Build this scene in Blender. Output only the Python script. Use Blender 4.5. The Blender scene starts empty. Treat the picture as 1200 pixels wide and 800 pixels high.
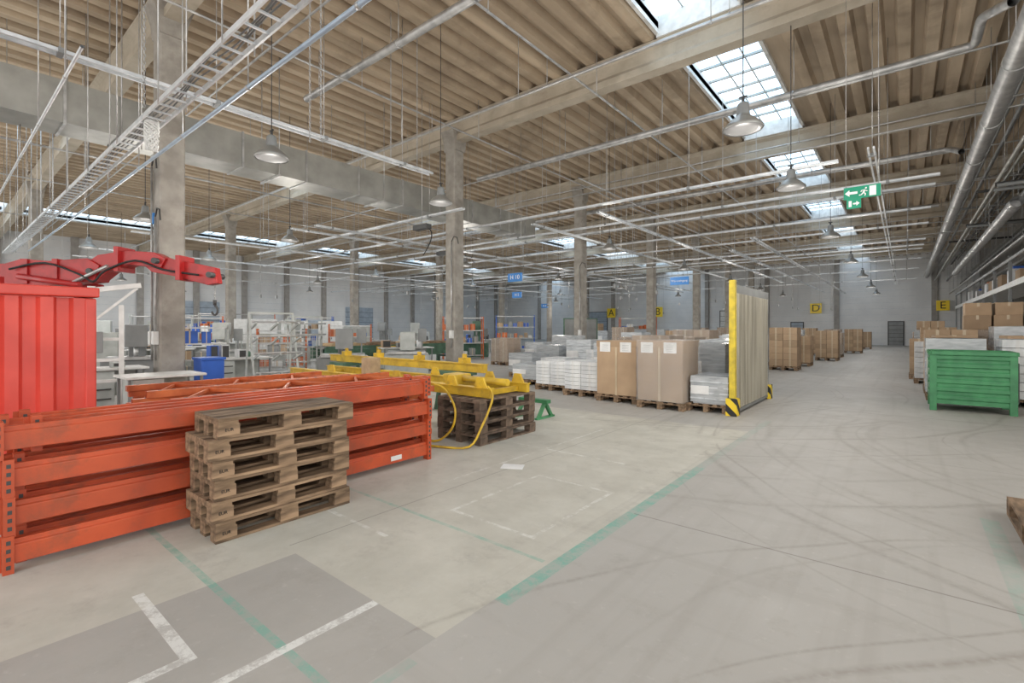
import bpy, math, random
from mathutils import Vector, Matrix
random.seed(7)
SC=bpy.context.scene
COL=SC.collection
R=random.uniform

# ---------------------------------------------------------------- materials
def mat(name,c,c2=None,rough=.6,metal=0.0,scale=3.0,detail=4,bump=0.0,emis=0.0,alpha=1.0,stretch=(1,1,1),lo=.35,hi=.65,rnd=0.0,coat=0.0,dirt=None):
    m=bpy.data.materials.new(name); m.use_nodes=True
    nt=m.node_tree; bs=nt.nodes['Principled BSDF']
    tc=nt.nodes.new('ShaderNodeTexCoord'); mp=nt.nodes.new('ShaderNodeMapping')
    mp.inputs['Scale'].default_value=stretch
    nt.links.new(tc.outputs['Object'],mp.inputs['Vector'])
    no=nt.nodes.new('ShaderNodeTexNoise'); no.inputs['Scale'].default_value=scale; no.inputs['Detail'].default_value=detail
    nt.links.new(mp.outputs[0],no.inputs['Vector'])
    cr=nt.nodes.new('ShaderNodeValToRGB')
    if c2 is None: c2=tuple(x*.8 for x in c)
    cr.color_ramp.elements[0].position=lo; cr.color_ramp.elements[1].position=hi
    cr.color_ramp.elements[0].color=(*c2,1); cr.color_ramp.elements[1].color=(*c,1)
    nt.links.new(no.outputs['Fac'],cr.inputs['Fac'])
    out=cr.outputs['Color']
    if dirt:
        n2=nt.nodes.new('ShaderNodeTexNoise'); n2.inputs['Scale'].default_value=dirt[3]; n2.inputs['Detail'].default_value=5; n2.inputs['Roughness'].default_value=.7
        nt.links.new(tc.outputs['Object'],n2.inputs['Vector'])
        mr=nt.nodes.new('ShaderNodeMapRange'); mr.inputs['From Min'].default_value=.5; mr.inputs['From Max'].default_value=.72; mr.inputs['To Max'].default_value=.75
        nt.links.new(n2.outputs['Fac'],mr.inputs['Value'])
        mx=nt.nodes.new('ShaderNodeMix'); mx.data_type='RGBA'; nt.links.new(mr.outputs[0],mx.inputs[0]); nt.links.new(out,mx.inputs[6]); mx.inputs[7].default_value=(*dirt[:3],1)
        out=mx.outputs[2]
    if rnd>0:
        oi=nt.nodes.new('ShaderNodeObjectInfo'); hs=nt.nodes.new('ShaderNodeHueSaturation')
        mr=nt.nodes.new('ShaderNodeMapRange'); mr.inputs['To Min'].default_value=1-rnd; mr.inputs['To Max'].default_value=1+rnd
        nt.links.new(oi.outputs['Random'],mr.inputs['Value']); nt.links.new(mr.outputs[0],hs.inputs['Value'])
        nt.links.new(out,hs.inputs['Color']); out=hs.outputs['Color']
    nt.links.new(out,bs.inputs['Base Color'])
    bs.inputs['Roughness'].default_value=rough; bs.inputs['Metallic'].default_value=metal
    bs.inputs['Alpha'].default_value=alpha
    if coat: bs.inputs['Coat Weight'].default_value=coat
    if emis>0:
        nt.links.new(out,bs.inputs['Emission Color']); bs.inputs['Emission Strength'].default_value=emis
    if bump>0:
        bp=nt.nodes.new('ShaderNodeBump'); bp.inputs['Strength'].default_value=bump; bp.inputs['Distance'].default_value=.02
        nt.links.new(no.outputs['Fac'],bp.inputs['Height']); nt.links.new(bp.outputs[0],bs.inputs['Normal'])
    return m

M_conc=mat('concrete',(.53,.47,.38),(.40,.35,.275),rough=.85,scale=2.2,bump=.15,detail=6,dirt=(.28,.235,.18,1.1))
M_col=mat('column_concrete',(.41,.385,.345),(.28,.26,.23),rough=.85,scale=3,bump=.25,detail=6,dirt=(.21,.19,.165,1.6))
M_ceil=mat('roof_deck',(.56,.45,.325),(.37,.29,.205),rough=.85,scale=.8,detail=6,stretch=(3,.25,1),dirt=(.25,.19,.135,.5))
M_slab=mat('roof_deck_slab',(.50,.405,.30),(.33,.265,.195),rough=.9,scale=.8,detail=5,stretch=(3,.25,1))
M_wall=mat('white_wall_panel',(.76,.765,.765),(.66,.665,.67),rough=.6,scale=.6)
M_pil=mat('wall_pilaster',(.38,.36,.335),rough=.8)
M_sky=mat('skylight_glass',(.72,.86,1.0),(.50,.70,.90),rough=.3,scale=.9,emis=2.3)
M_white=mat('white_paint',(.76,.76,.74),(.62,.62,.60),rough=.45,scale=6)
M_pale=mat('pale_grey_paint',(.50,.52,.50),(.38,.40,.38),rough=.45,scale=4)
M_galv=mat('galvanised_steel',(.56,.56,.55),(.38,.38,.38),rough=.38,metal=.6,scale=5)
M_duct=mat('duct_steel',(.42,.42,.39),(.31,.31,.285),rough=.42,metal=.4,scale=2)
M_alu=mat('aluminium_rail',(.70,.72,.74),(.54,.57,.59),rough=.4,metal=.3,scale=6)
M_bpipe=mat('bluish_steel',(.42,.52,.62),(.33,.42,.52),rough=.4,metal=.2,scale=4)
M_dark=mat('dark_steel',(.06,.06,.06),rough=.5)
M_grey=mat('grey_paint',(.27,.28,.28),rough=.5)
M_rubber=mat('black_rubber',(.02,.02,.02),rough=.7)
M_orange=mat('orange_rack_paint',(.55,.088,.028),(.41,.06,.02),rough=.48,scale=3,detail=6,lo=.3,hi=.6,rnd=.12,dirt=(.25,.07,.035,5))
M_orange2=mat('bright_orange_paint',(.66,.17,.05),(.46,.10,.03),rough=.5,scale=6)
M_red=mat('red_container_paint',(.76,.085,.06),(.62,.062,.045),rough=.4,scale=2.5)
M_crane=mat('red_crane_paint',(.52,.024,.024),(.32,.015,.015),rough=.35,scale=4,dirt=(.18,.02,.02,4))
M_yel=mat('yellow_steel_paint',(.76,.50,.035),(.54,.34,.03),rough=.5,scale=4,detail=6,dirt=(.36,.23,.05,6))
M_yel2=mat('yellow_post_paint',(.78,.60,.05),(.48,.36,.04),rough=.5,scale=7)
M_green=mat('green_bin_paint',(.07,.30,.125),(.045,.20,.085),rough=.45,scale=5)
M_dgreen=mat('machine_green',(.09,.19,.125),(.055,.12,.08),rough=.5,scale=5)
M_blue=mat('blue_plastic',(.03,.12,.52),rough=.45)
M_sblue=mat('sign_blue',(.02,.22,.62),(.02,.20,.58),rough=.4)
M_sgreen=mat('sign_green',(.0,.30,.17),(.0,.27,.15),rough=.4)
M_sgl=mat('sign_white',(.9,.9,.9),(.88,.88,.88),rough=.4)
M_syel=mat('sign_yellow',(.95,.68,.02),(.9,.64,.02),rough=.4)
M_black=mat('sign_black',(.01,.01,.01),rough=.5)
M_wood=mat('pallet_wood',(.35,.235,.145),(.13,.085,.052),rough=.85,scale=7,detail=6,bump=.3,rnd=.25,stretch=(3,.6,3))
M_wood2=mat('weathered_pallet_wood',(.20,.14,.10),(.09,.065,.048),rough=.85,scale=9,detail=6,bump=.3,rnd=.2)
M_woodl=mat('light_wood',(.56,.41,.24),(.42,.30,.18),rough=.7,scale=8,rnd=.1)
M_card=mat('cardboard',(.45,.315,.20),(.375,.26,.165),rough=.8,scale=2.5,rnd=.18)
M_tape=mat('packing_tape',(.62,.50,.34),rough=.3)
M_cwhite=mat('white_carton',(.80,.81,.81),(.60,.62,.64),rough=.6,scale=5,rnd=.1)
M_film=mat('stretch_film',(.80,.80,.80),(.60,.60,.60),rough=.15,scale=7,detail=4,bump=.35,alpha=.25,stretch=(1,1,3))
M_filmw=mat('dense_white_film',(.68,.70,.72),(.36,.39,.41),rough=.2,scale=4,detail=6,bump=.35,alpha=1.0,stretch=(1,1,5),rnd=.25,lo=.25,hi=.75)
M_paper=mat('paper',(.88,.88,.87),rough=.7)
M_curt=mat('pvc_curtain',(.56,.52,.42),(.34,.315,.25),rough=.2,scale=6,stretch=(1,1,.06),alpha=.84,lo=.4,hi=.6)
M_lampg=mat('lamp_reflector',(.36,.36,.34),(.26,.26,.25),rough=.35,metal=.4,scale=4)
M_lens=mat('lamp_lens',(.10,.10,.10),rough=.4)
M_door=mat('door_panel',(.40,.47,.55),rough=.5)

def stripe_mat():
    m=bpy.data.materials.new('hazard_stripes'); m.use_nodes=True; nt=m.node_tree
    tc=nt.nodes.new('ShaderNodeTexCoord'); w=nt.nodes.new('ShaderNodeTexWave'); w.wave_type='BANDS'; w.bands_direction='DIAGONAL'
    w.inputs['Scale'].default_value=2.2
    cr=nt.nodes.new('ShaderNodeValToRGB'); cr.color_ramp.interpolation='CONSTANT'
    cr.color_ramp.elements[0].color=(.02,.02,.02,1); cr.color_ramp.elements[1].position=.45; cr.color_ramp.elements[1].color=(.85,.62,.03,1)
    nt.links.new(tc.outputs['Object'],w.inputs['Vector']); nt.links.new(w.outputs['Fac'],cr.inputs['Fac'])
    nt.links.new(cr.outputs[0],nt.nodes['Principled BSDF'].inputs['Base Color']); return m
M_haz=stripe_mat()

def floor_mat():
    m=bpy.data.materials.new('painted_concrete_floor'); m.use_nodes=True; nt=m.node_tree; N=nt.nodes; L=nt.links
    bs=N['Principled BSDF']
    g=N.new('ShaderNodeNewGeometry'); sp=N.new('ShaderNodeSeparateXYZ'); L.new(g.outputs['Position'],sp.inputs[0])
    X=sp.outputs['X']; Y=sp.outputs['Y']
    def ma(op,*a,clamp=False):
        n=N.new('ShaderNodeMath'); n.operation=op; n.use_clamp=clamp
        for i,v in enumerate(a):
            if isinstance(v,(int,float)): n.inputs[i].default_value=v
            else: L.new(v,n.inputs[i])
        return n.outputs[0]
    def noise(s,d=6,stretch=None,rough=.5,dist=0):
        n=N.new('ShaderNodeTexNoise'); n.inputs['Scale'].default_value=s; n.inputs['Detail'].default_value=d
        n.inputs['Roughness'].default_value=rough; n.inputs['Distortion'].default_value=dist
        if stretch:
            mp=N.new('ShaderNodeMapping'); mp.inputs['Scale'].default_value=stretch; L.new(g.outputs['Position'],mp.inputs[0]); L.new(mp.outputs[0],n.inputs['Vector'])
        else: L.new(g.outputs['Position'],n.inputs['Vector'])
        return n.outputs['Fac']
    def ramp(v,a,b,lo=0,hi=1):
        n=N.new('ShaderNodeMapRange'); n.inputs['From Min'].default_value=a; n.inputs['From Max'].default_value=b
        n.inputs['To Min'].default_value=lo; n.inputs['To Max'].default_value=hi; L.new(v,n.inputs['Value']); return n.outputs[0]
    def mix(f,a,b,blend='MIX'):
        n=N.new('ShaderNodeMix'); n.data_type='RGBA'; n.blend_type=blend
        if isinstance(f,(int,float)): n.inputs[0].default_value=f
        else: L.new(f,n.inputs[0])
        for i,v in ((6,a),(7,b)):
            if isinstance(v,tuple): n.inputs[i].default_value=(*v,1)
            else: L.new(v,n.inputs[i])
        return n.outputs[2]
    def rect(x0,x1,y0,y1):
        return ma('MULTIPLY',ma('COMPARE',X,(x0+x1)/2,(x1-x0)/2),ma('COMPARE',Y,(y0+y1)/2,(y1-y0)/2))
    n1=noise(.35,5,rough=.6); n2=noise(2.5,6,rough=.65); n3=noise(14,4,rough=.7)
    base=mix(ramp(n1,.3,.7),(.385,.367,.34),(.47,.452,.422))
    base=mix(ramp(n2,.3,.75,0,.5),base,(.425,.407,.378))
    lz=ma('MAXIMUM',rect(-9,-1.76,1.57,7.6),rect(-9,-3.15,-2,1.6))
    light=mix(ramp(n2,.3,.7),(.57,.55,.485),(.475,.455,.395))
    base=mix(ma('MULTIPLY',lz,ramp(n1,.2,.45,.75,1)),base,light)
    gz=rect(-3.15,-1.76,-1,1.57)
    base=mix(ma('MULTIPLY',gz,ramp(n2,.3,.7,.4,.75)),base,(.37,.352,.325))
    notl=ma('SUBTRACT',1.0,ma('MULTIPLY',rect(-9,-1.9,-2,7.0),.85))
    warp=ma('MULTIPLY',noise(.25,2),.7)
    trk=None
    def dist(cx,cy):
        dx=ma('SUBTRACT',X,cx); dy=ma('SUBTRACT',Y,cy)
        return ma('ADD',ma('SQRT',ma('ADD',ma('MULTIPLY',dx,dx),ma('MULTIPLY',dy,dy))),warp)
    rr=random.Random(3)
    for cx,cy,rads in ((3.2,8.6,(1.9,2.1,2.9,3.1,3.9,4.05,4.3,5.15,5.3,5.8,6.0,6.6)),(-5.5,13,(4.6,4.75,5.9,6.5,6.65,7.4,8.3,8.45,9.2,9.9)),(5.5,-1.5,(3.6,4.4,4.55,5.4,6.1,6.25,7.3,7.45,8.4)),(3.0,1.5,(1.6,2.2,3.2,3.35,4.4))):
        r=dist(cx,cy)
        for q in rads:
            v=ramp(ma('ABSOLUTE',ma('SUBTRACT',r,q)),.0,rr.choice((.018,.028,.04,.06)),rr.uniform(.4,1),0)
            v.node.clamp=True
            trk=v if trk is None else ma('MAXIMUM',trk,v)
    k1=ramp(noise(.5,3,dist=.4),.36,.52); fine=ramp(noise(22,2),.3,.6,.4,1)
    trk=ma('MULTIPLY',ma('MULTIPLY',trk,k1),ma('MULTIPLY',notl,fine))
    base=mix(ma('MULTIPLY',trk,.55),base,(.23,.20,.17))
    st=noise(1.0,4,(7,.2,1)); base=mix(ma('MULTIPLY',ramp(st,.52,.72,0,.4),notl),base,(.325,.30,.27))
    st2=noise(1.0,4,(.3,5,1)); base=mix(ma('MULTIPLY',ramp(st2,.56,.72,0,.3),notl),base,(.335,.31,.28))
    base=mix(ramp(noise(3,7,rough=.75),.54,.73,0,.5),base,(.32,.295,.26))
    base=mix(ramp(n3,.6,.8,0,.35),base,(.62,.605,.57))
    wear=ramp(noise(7,6,rough=.8),.44,.60); wear2=ramp(noise(6,6,rough=.85),.44,.55)
    grn=None
    for r_,w_ in (((-1.76,-1.66,2.0,5.3),1),((-4.4,-1.8,1.045,1.09),.85),((-4.6,-1.8,2.51,2.545),.7),((.46,.57,2.6,5.3),.4),((-1.76,-1.66,5.3,8.7),.25),((-1.75,-1.69,1.0,1.4),.4)):
        v=ma('MULTIPLY',rect(*r_),w_); grn=v if grn is None else ma('MAXIMUM',grn,v)
    base=mix(ma('MULTIPLY',grn,ramp(wear,0,1,.25,.85)),base,(.17,.42,.34))
    wh=None
    for r_ in ((-3.35,-2.5,.735,.79),(-2.55,-2.495,.2,.79),(-2.275,-2.22,.3,1.57)):
        v=rect(*r_); wh=v if wh is None else ma('MAXIMUM',wh,v)
    base=mix(ma('MULTIPLY',wh,ramp(wear2,0,1,.25,.85)),base,(.78,.78,.75))
    wh=None
    for r_ in ((-2.9,-2.05,2.75,2.785),(-2.095,-2.06,2.75,4.0),(-2.915,-2.88,2.75,4.0),(-2.9,-2.05,3.965,4.0),(-4.3,-2.9,2.1,2.135),(-4.0,-2.4,4.9,4.935),(-3.5,-3.465,3.2,6.4)):
        v=rect(*r_); wh=v if wh is None else ma('MAXIMUM',wh,v)
    base=mix(ma('MULTIPLY',wh,ramp(wear,0,1,.0,.6)),base,(.78,.78,.75))
    jn=None
    for r_ in ((-1.7,6,3.64,3.655),(-30,6,10.6,10.62),(-3.3,-3.29,1.6,10),(2.2,2.21,-2,50),(-1.9,6,7.1,7.11),(-30,6,18.2,18.22)):
        v=rect(*r_); jn=v if jn is None else ma('MAXIMUM',jn,v)
    base=mix(ma('MULTIPLY',jn,.55),base,(.16,.14,.12))
    L.new(base,bs.inputs['Base Color'])
    L.new(ramp(n2,.3,.7,.5,.75),bs.inputs['Roughness'])
    return m
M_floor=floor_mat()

# ---------------------------------------------------------------- builder
SPLIT={'hanger_rod','pipe_clamp','rail_clamp','air_grille','cross_bar','conduit_pipe','hydraulic_cylinder','lifting_lug','upright_bar','strap','cable_strand','side_rail','skid'}
class B:
    def __init__(s): s.v=[];s.f=[];s.m=[];s.sm=[];s.parts=[]
    def _p(s): s.parts.append((len(s.v),len(s.f)))
    def _f(s,f,mi,sm=False): s.f.append(f);s.m.append(mi);s.sm.append(sm)
    def box(s,x0,x1,y0,y1,z0,z1,mi=0):
        s._p(); b=len(s.v)
        s.v+=[(x0,y0,z0),(x1,y0,z0),(x1,y1,z0),(x0,y1,z0),(x0,y0,z1),(x1,y0,z1),(x1,y1,z1),(x0,y1,z1)]
        for f in ((0,3,2,1),(4,5,6,7),(0,1,5,4),(1,2,6,5),(2,3,7,6),(3,0,4,7)): s._f(tuple(b+i for i in f),mi)
        return s
    def cyl(s,p0,p1,r,n=10,mi=0,r2=None):
        s._p(); p0=Vector(p0);p1=Vector(p1);r2=r if r2 is None else r2
        d=(p1-p0).normalized(); a=Vector((0,0,1)) if abs(d.z)<.9 else Vector((1,0,0))
        u=d.cross(a).normalized(); w=d.cross(u); b=len(s.v)
        for p,rr in ((p0,r),(p1,r2)):
            for i in range(n):
                t=2*math.pi*i/n; s.v.append(tuple(p+u*math.cos(t)*rr+w*math.sin(t)*rr))
        for i in range(n):
            j=(i+1)%n; s._f((b+i,b+j,b+n+j,b+n+i),mi,True)
        s._f(tuple(b+i for i in reversed(range(n))),mi); s._f(tuple(b+n+i for i in range(n)),mi)
        return s
    def tube(s,pts,r,n=8,mi=0):
        s._p(); P=[Vector(p) for p in pts]; b=len(s.v); up=Vector((.13,.21,.97))
        for k,p in enumerate(P):
            d=(P[min(k+1,len(P)-1)]-P[max(k-1,0)]).normalized()
            u=d.cross(up).normalized(); w=d.cross(u)
            for i in range(n):
                t=2*math.pi*i/n; s.v.append(tuple(p+u*math.cos(t)*r+w*math.sin(t)*r))
        for k in range(len(P)-1):
            for i in range(n):
                j=(i+1)%n; s._f((b+k*n+i,b+k*n+j,b+(k+1)*n+j,b+(k+1)*n+i),mi,True)
        return s
    def prism(s,poly,axis,a0,a1,mi=0):
        s._p(); b=len(s.v); n=len(poly)
        for a in (a0,a1):
            for (p,q) in poly:
                s.v.append({'x':(a,p,q),'y':(p,a,q),'z':(p,q,a)}[axis])
        for i in range(n):
            j=(i+1)%n; s._f((b+i,b+j,b+n+j,b+n+i),mi)
        s._f(tuple(b+i for i in reversed(range(n))),mi); s._f(tuple(b+n+i for i in range(n)),mi)
        return s
    def lathe(s,prof,c=(0,0,0),n=24,mi=0):
        s._p(); b=len(s.v)
        for (r,z) in prof:
            for i in range(n):
                t=2*math.pi*i/n; s.v.append((c[0]+r*math.cos(t),c[1]+r*math.sin(t),c[2]+z))
        for k in range(len(prof)-1):
            for i in range(n):
                j=(i+1)%n; s._f((b+k*n+i,b+k*n+j,b+(k+1)*n+j,b+(k+1)*n+i),mi,True)
        return s
    def sheet(s,line,axis,z0,z1,mi=0):
        s._p(); b=len(s.v)
        for (x,y) in line: s.v+=[(x,y,z0),(x,y,z1)]
        for i in range(len(line)-1): s._f((b+2*i,b+2*i+2,b+2*i+3,b+2*i+1),mi)
        return s
    def seg(s,p0,p1,w,h,mi=0):
        s._p(); p0=Vector(p0);p1=Vector(p1);d=(p1-p0).normalized(); a=Vector((0,0,1)) if abs(d.z)<.95 else Vector((0,1,0))
        u=d.cross(a).normalized()*w/2; q=u.cross(d).normalized()*h/2; b=len(s.v)
        for p in (p0,p1): s.v+=[tuple(p-u-q),tuple(p+u-q),tuple(p+u+q),tuple(p-u+q)]
        for f in ((0,1,2,3),(7,6,5,4),(0,4,5,1),(1,5,6,2),(2,6,7,3),(3,7,4,0)): s._f(tuple(b+i for i in f),mi)
        return s
    def obj(s,name,mats,parent=None,loc=(0,0,0),rot=0,bevel=0):
        if name in SPLIT and parent is not None and 1<len(s.parts)<=100:
            ends=s.parts[1:]+[(len(s.v),len(s.f))]; o=None
            for (v0,f0),(v1,f1) in zip(s.parts,ends):
                c=B(); c.v=s.v[v0:v1]; c.f=[tuple(i-v0 for i in f) for f in s.f[f0:f1]]; c.m=s.m[f0:f1]; c.sm=s.sm[f0:f1]; c.parts=[(0,0)]
                o=c.obj(name,mats,parent,loc,rot,bevel)
            return o
        me=bpy.data.meshes.new(name); me.from_pydata(s.v,[],s.f)
        if not isinstance(mats,(list,tuple)): mats=[mats]
        for m in mats: me.materials.append(m)
        for p,mi,sm in zip(me.polygons,s.m,s.sm): p.material_index=mi; p.use_smooth=sm
        me.validate(); me.update()
        o=bpy.data.objects.new(name,me); COL.objects.link(o); o.location=loc
        o.rotation_euler=(0,0,rot) if isinstance(rot,(int,float)) else rot
        if parent: o.parent=parent
        if bevel:
            md=o.modifiers.new('bevel','BEVEL'); md.width=bevel; md.segments=2; md.limit_method='ANGLE'
        return o
def tag(o,label,cat,group=None,kind=None):
    o['label']=label; o['category']=cat
    if group: o['group']=group
    if kind: o['kind']=kind
    return o
def thing(name,label,cat,loc,rot=0,group=None):
    e=bpy.data.objects.new(name,None); e.empty_display_size=.1; COL.objects.link(e); e.location=loc; e.rotation_euler=(0,0,rot)
    return tag(e,label,cat,group)
def dup(o,loc,rot=None,label=None):
    n=o.copy(); COL.objects.link(n); n.location=loc
    if rot is not None: n.rotation_euler=(0,0,rot)
    if label: n['label']=label
    def rec(src,dst):
        for ch in src.children:
            c=ch.copy(); c.parent=dst; COL.objects.link(c); rec(ch,c)
    rec(o,n); return n
def struct(o): o['kind']='structure'; return o
def text(s,size,m,parent,loc,rot=(math.pi/2,0,0),name='lettering'):
    cu=bpy.data.curves.new('t','FONT'); cu.body=s; cu.size=size; cu.align_x='CENTER'; cu.align_y='CENTER'; cu.extrude=.002
    t=bpy.data.objects.new('t',cu); COL.objects.link(t); dg=bpy.context.evaluated_depsgraph_get(); dg.update()
    me=bpy.data.meshes.new_from_object(t.evaluated_get(dg)); bpy.data.objects.remove(t)
    me.materials.clear(); me.materials.append(m)
    o=bpy.data.objects.new(name,me); COL.objects.link(o); o.parent=parent; o.location=loc; o.rotation_euler=rot
    return o
def smooth(P,n=4):
    out=[]
    for i in range(len(P)-1):
        p0=Vector(P[max(i-1,0)]);p1=Vector(P[i]);p2=Vector(P[i+1]);p3=Vector(P[min(i+2,len(P)-1)])
        for k in range(n):
            s=k/n; out.append(tuple(.5*((2*p1)+(-p0+p2)*s+(2*p0-5*p1+4*p2-p3)*s*s+(-p0+3*p1-3*p2+p3)*s**3)))
    out.append(P[-1]); return out

# ---------------------------------------------------------------- shell
XL,XR,Y0,Y1=-46.0,4.8,-9.0,55.2
ROOF=8.18; BB=7.35; BT=8.0; GL=8.46
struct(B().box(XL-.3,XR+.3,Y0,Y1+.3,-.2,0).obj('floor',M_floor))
SK=[(-39.2,-36.2),(-21.6,-18.6),(-4.25,-2.6)]
BY=[3.0+7.6*k for k in range(-1,7)]
def topz(x,y,z=99):
    if z<5.1 and -12.62<x<-11.58 and y<15.8: return 5.21
    if min(abs(y-b_) for b_ in BY)<.27: return BB+.005
    for a,c in SK:
        if a-.1<x<c+.1: return GL+.005
    return ROOF+.003
b=B(); segs=[]; x=XL-.3
for a,c in SK: segs.append((x,a)); x=c
segs.append((x,XR+.3))
for a,c in segs:
    b.box(a,c,Y0,Y1+.3,ROOF,ROOF+.15,2)
    xx=math.ceil((a+.18)/.5)*.5
    while xx<c-.16:
        b.prism([(xx-.11,BT+.01),(xx+.11,BT+.01),(xx+.165,ROOF),(xx-.165,ROOF)],'y',Y0,Y1,0); xx+=.5
for a,c in SK:
    for e,s_ in ((a,-1),(c,1)): b.box(min(e,e+s_*.08),max(e,e+s_*.08),Y0,Y1,ROOF-.1,GL+.05,1)
    for y in BY:
        b.box(a-.05,c+.05,y-.25,y+.25,BT,GL+.03,1)
struct(b.obj('ceiling',[M_ceil,M_white,M_slab]))
wn=0
ys=[Y0]+BY+[Y1]
for a,c in SK:
    for y0,y1 in zip(ys[:-1],ys[1:]):
        wn+=1; yy0=y0+.25 if y0!=Y0 else y0; yy1=y1-.25 if y1!=Y1 else y1
        g=B().box(a+.01,c-.01,yy0,yy1,GL,GL+.04,0)
        n=max(2,round((yy1-yy0)/.75))
        for i in range(1,n):
            y=yy0+(yy1-yy0)*i/n; g.box(a+.01,c-.01,y-.03,y+.03,GL-.06,GL,1)
        for fx in (.33,.66): g.box(a+(c-a)*fx-.015,a+(c-a)*fx+.015,yy0,yy1,GL-.03,GL,1)
        struct(g.obj('window_%d'%wn,[M_sky,M_pale]))
def wall_y(y,x0,x1,name,m):
    b=B().box(x0,x1,y,y+.25,0,ROOF,0)
    for z in [.55*i for i in range(1,15)]: b.box(x0,x1,y-.012,y,z,z+.03,1)
    return struct(b.obj(name,[m,M_alu]))
wall_y(Y1,XL,XR,'wall_back',M_wall)
b=B().box(XL-.25,XL,Y0,Y1,0,ROOF,0)
for z in [.55*i for i in range(1,15)]: b.box(XL,XL+.012,Y0,Y1,z,z+.03,1)
struct(b.obj('wall_left',[M_wall,M_alu]))
b=B().box(XR,XR+.25,8,Y1,0,ROOF,0); struct(b.obj('wall_right',[M_pil]))
k=0
for x in [-40,-34,-28.5,-23,-17,-11,-5,2.0]:
    k+=1; struct(B().box(x-.2,x+.2,Y1-.3,Y1,0,ROOF).obj('trim_%d'%k,M_pil))
for y in BY[1:]+[y+3.8 for y in BY[1:]]:
    k+=1; struct(B().box(XL,XL+.3,y-.2,y+.2,0,ROOF).obj('trim_%d'%k,M_pil))
for i,(x,w,h,m) in enumerate([(-31,3.2,3.6,M_door),(-14,3.2,3.4,M_white),(-.6,1.0,2.1,M_grey),(-8.3,1.0,2.1,M_door)]):
    d=B().box(x-w/2,x+w/2,Y1-.08,Y1-.02,0,h,0).box(x-w/2-.08,x-w/2,Y1-.1,Y1-.02,0,h+.08,1).box(x+w/2,x+w/2+.08,Y1-.1,Y1-.02,0,h+.08,1).box(x-w/2,x+w/2,Y1-.1,Y1-.02,h,h+.08,1)
    for z in [h*j/6 for j in range(1,6)]: d.box(x-w/2,x+w/2,Y1-.09,Y1-.08,z,z+.03,1)
    struct(d.obj('door_%d'%(i+1),[m,M_dark]))
for i,(y,w,h) in enumerate([(14.5,3.4,3.8),(30,3.4,3.8)]):
    d=B().box(XL+.02,XL+.08,y-w/2,y+w/2,0,h,0)
    for z in [h*j/7 for j in range(1,7)]: d.box(XL+.08,XL+.1,y-w/2,y+w/2,z,z+.03,1)
    struct(d.obj('door_%d'%(i+5),[M_door,M_dark]))

cg=None
for X in (-11.0,-28.5):
    for y in BY[1:]:
        if cg is None:
            p=.21;c_=.03
            poly=[(-p+c_,-p),(p-c_,-p),(p,-p+c_),(p,p-c_),(p-c_,p),(-p+c_,p),(-p,p-c_),(-p,-p+c_)]
            cg=B().prism(poly,'z',0,BB-.3).obj('concrete_column',M_col,loc=(X,y,0)); tag(cg,'square grey precast concrete column carrying a roof beam','column','roof columns')
            B().prism([(-.34,BB+.3),(-.24,BB-.02),(-.21,BB-.3),(.21,BB-.3),(.24,BB-.02),(.34,BB+.3)],'x',-.26,.26).obj('column_head',M_col,cg)
        else: dup(cg,(X,y,0))
bg=None
for y in BY:
    if bg is None:
        poly=[(-.16,BB),(.16,BB),(.16,BB+.16),(.09,BB+.26),(.09,BT-.14),(.2,BT-.06),(.2,BT),(-.2,BT),(-.2,BT-.06),(-.09,BT-.14),(-.09,BB+.26),(-.16,BB+.16)]
        bb=B().prism(poly,'x',XL,XR,0)
        bg=bb.obj('roof_beam',M_conc,loc=(0,y,0)); tag(bg,'long beige precast concrete roof beam spanning the hall','beam','roof beams')
    else: dup(bg,(0,y,0))

def column_conduit(x,y,dx,dy,z1,label):
    t=thing('cable_conduit',label,'conduit',(x,y,0))
    B().cyl((dx,dy,.9),(dx,dy,z1),.02,8).obj('conduit_pipe',M_galv,t)
    B().box(dx-.07,dx+.07,dy-.05,dy+.04,1.2,1.45).obj('switch_box',M_white,t,bevel=.01)
    B().tube([(dx,dy,z1),(dx+.1,dy,z1+.15),(dx+.25,dy,z1+.1),(dx+.3,dy,z1-.1)],.015,6).obj('cable_end',M_dark,t)
column_conduit(-11,3,-.12,-.25,4.6,'steel conduit with switch box fixed to concrete column')
column_conduit(-11,3,.1,-.25,3.6,'steel conduit with switch box fixed to concrete column')
column_conduit(-11,10.6,.12,-.25,4.2,'steel conduit with switch box fixed to concrete column')
column_conduit(-11,18.2,.12,-.25,4.2,'steel conduit with switch box fixed to concrete column')

# ---------------------------------------------------------------- ducts & pipes
t=thing('air_duct','long rectangular galvanised air duct with flanged joints','duct',(-12.1,0,5.2))
B().box(-.42,.42,-8,15.8,0,.76,0).obj('duct_body',M_duct,t)
y=-7.4
while y<15.9:
    B().box(-.445,.445,y-.02,y+.02,-.025,.785).obj('duct_flange',M_galv,t); y+=1.5
y=-6.6
while y<15.5:
    tz=topz(-12,y)-5.2
    B().cyl((-.47,y,-.05),(-.47,y,tz),.012,6).cyl((.47,y,-.05),(.47,y,tz),.012,6).obj('hanger_rod',M_galv,t); B().box(-.5,.5,y-.02,y+.02,-.05,-.0).obj('hanger_bar',M_galv,t); y+=3

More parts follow.
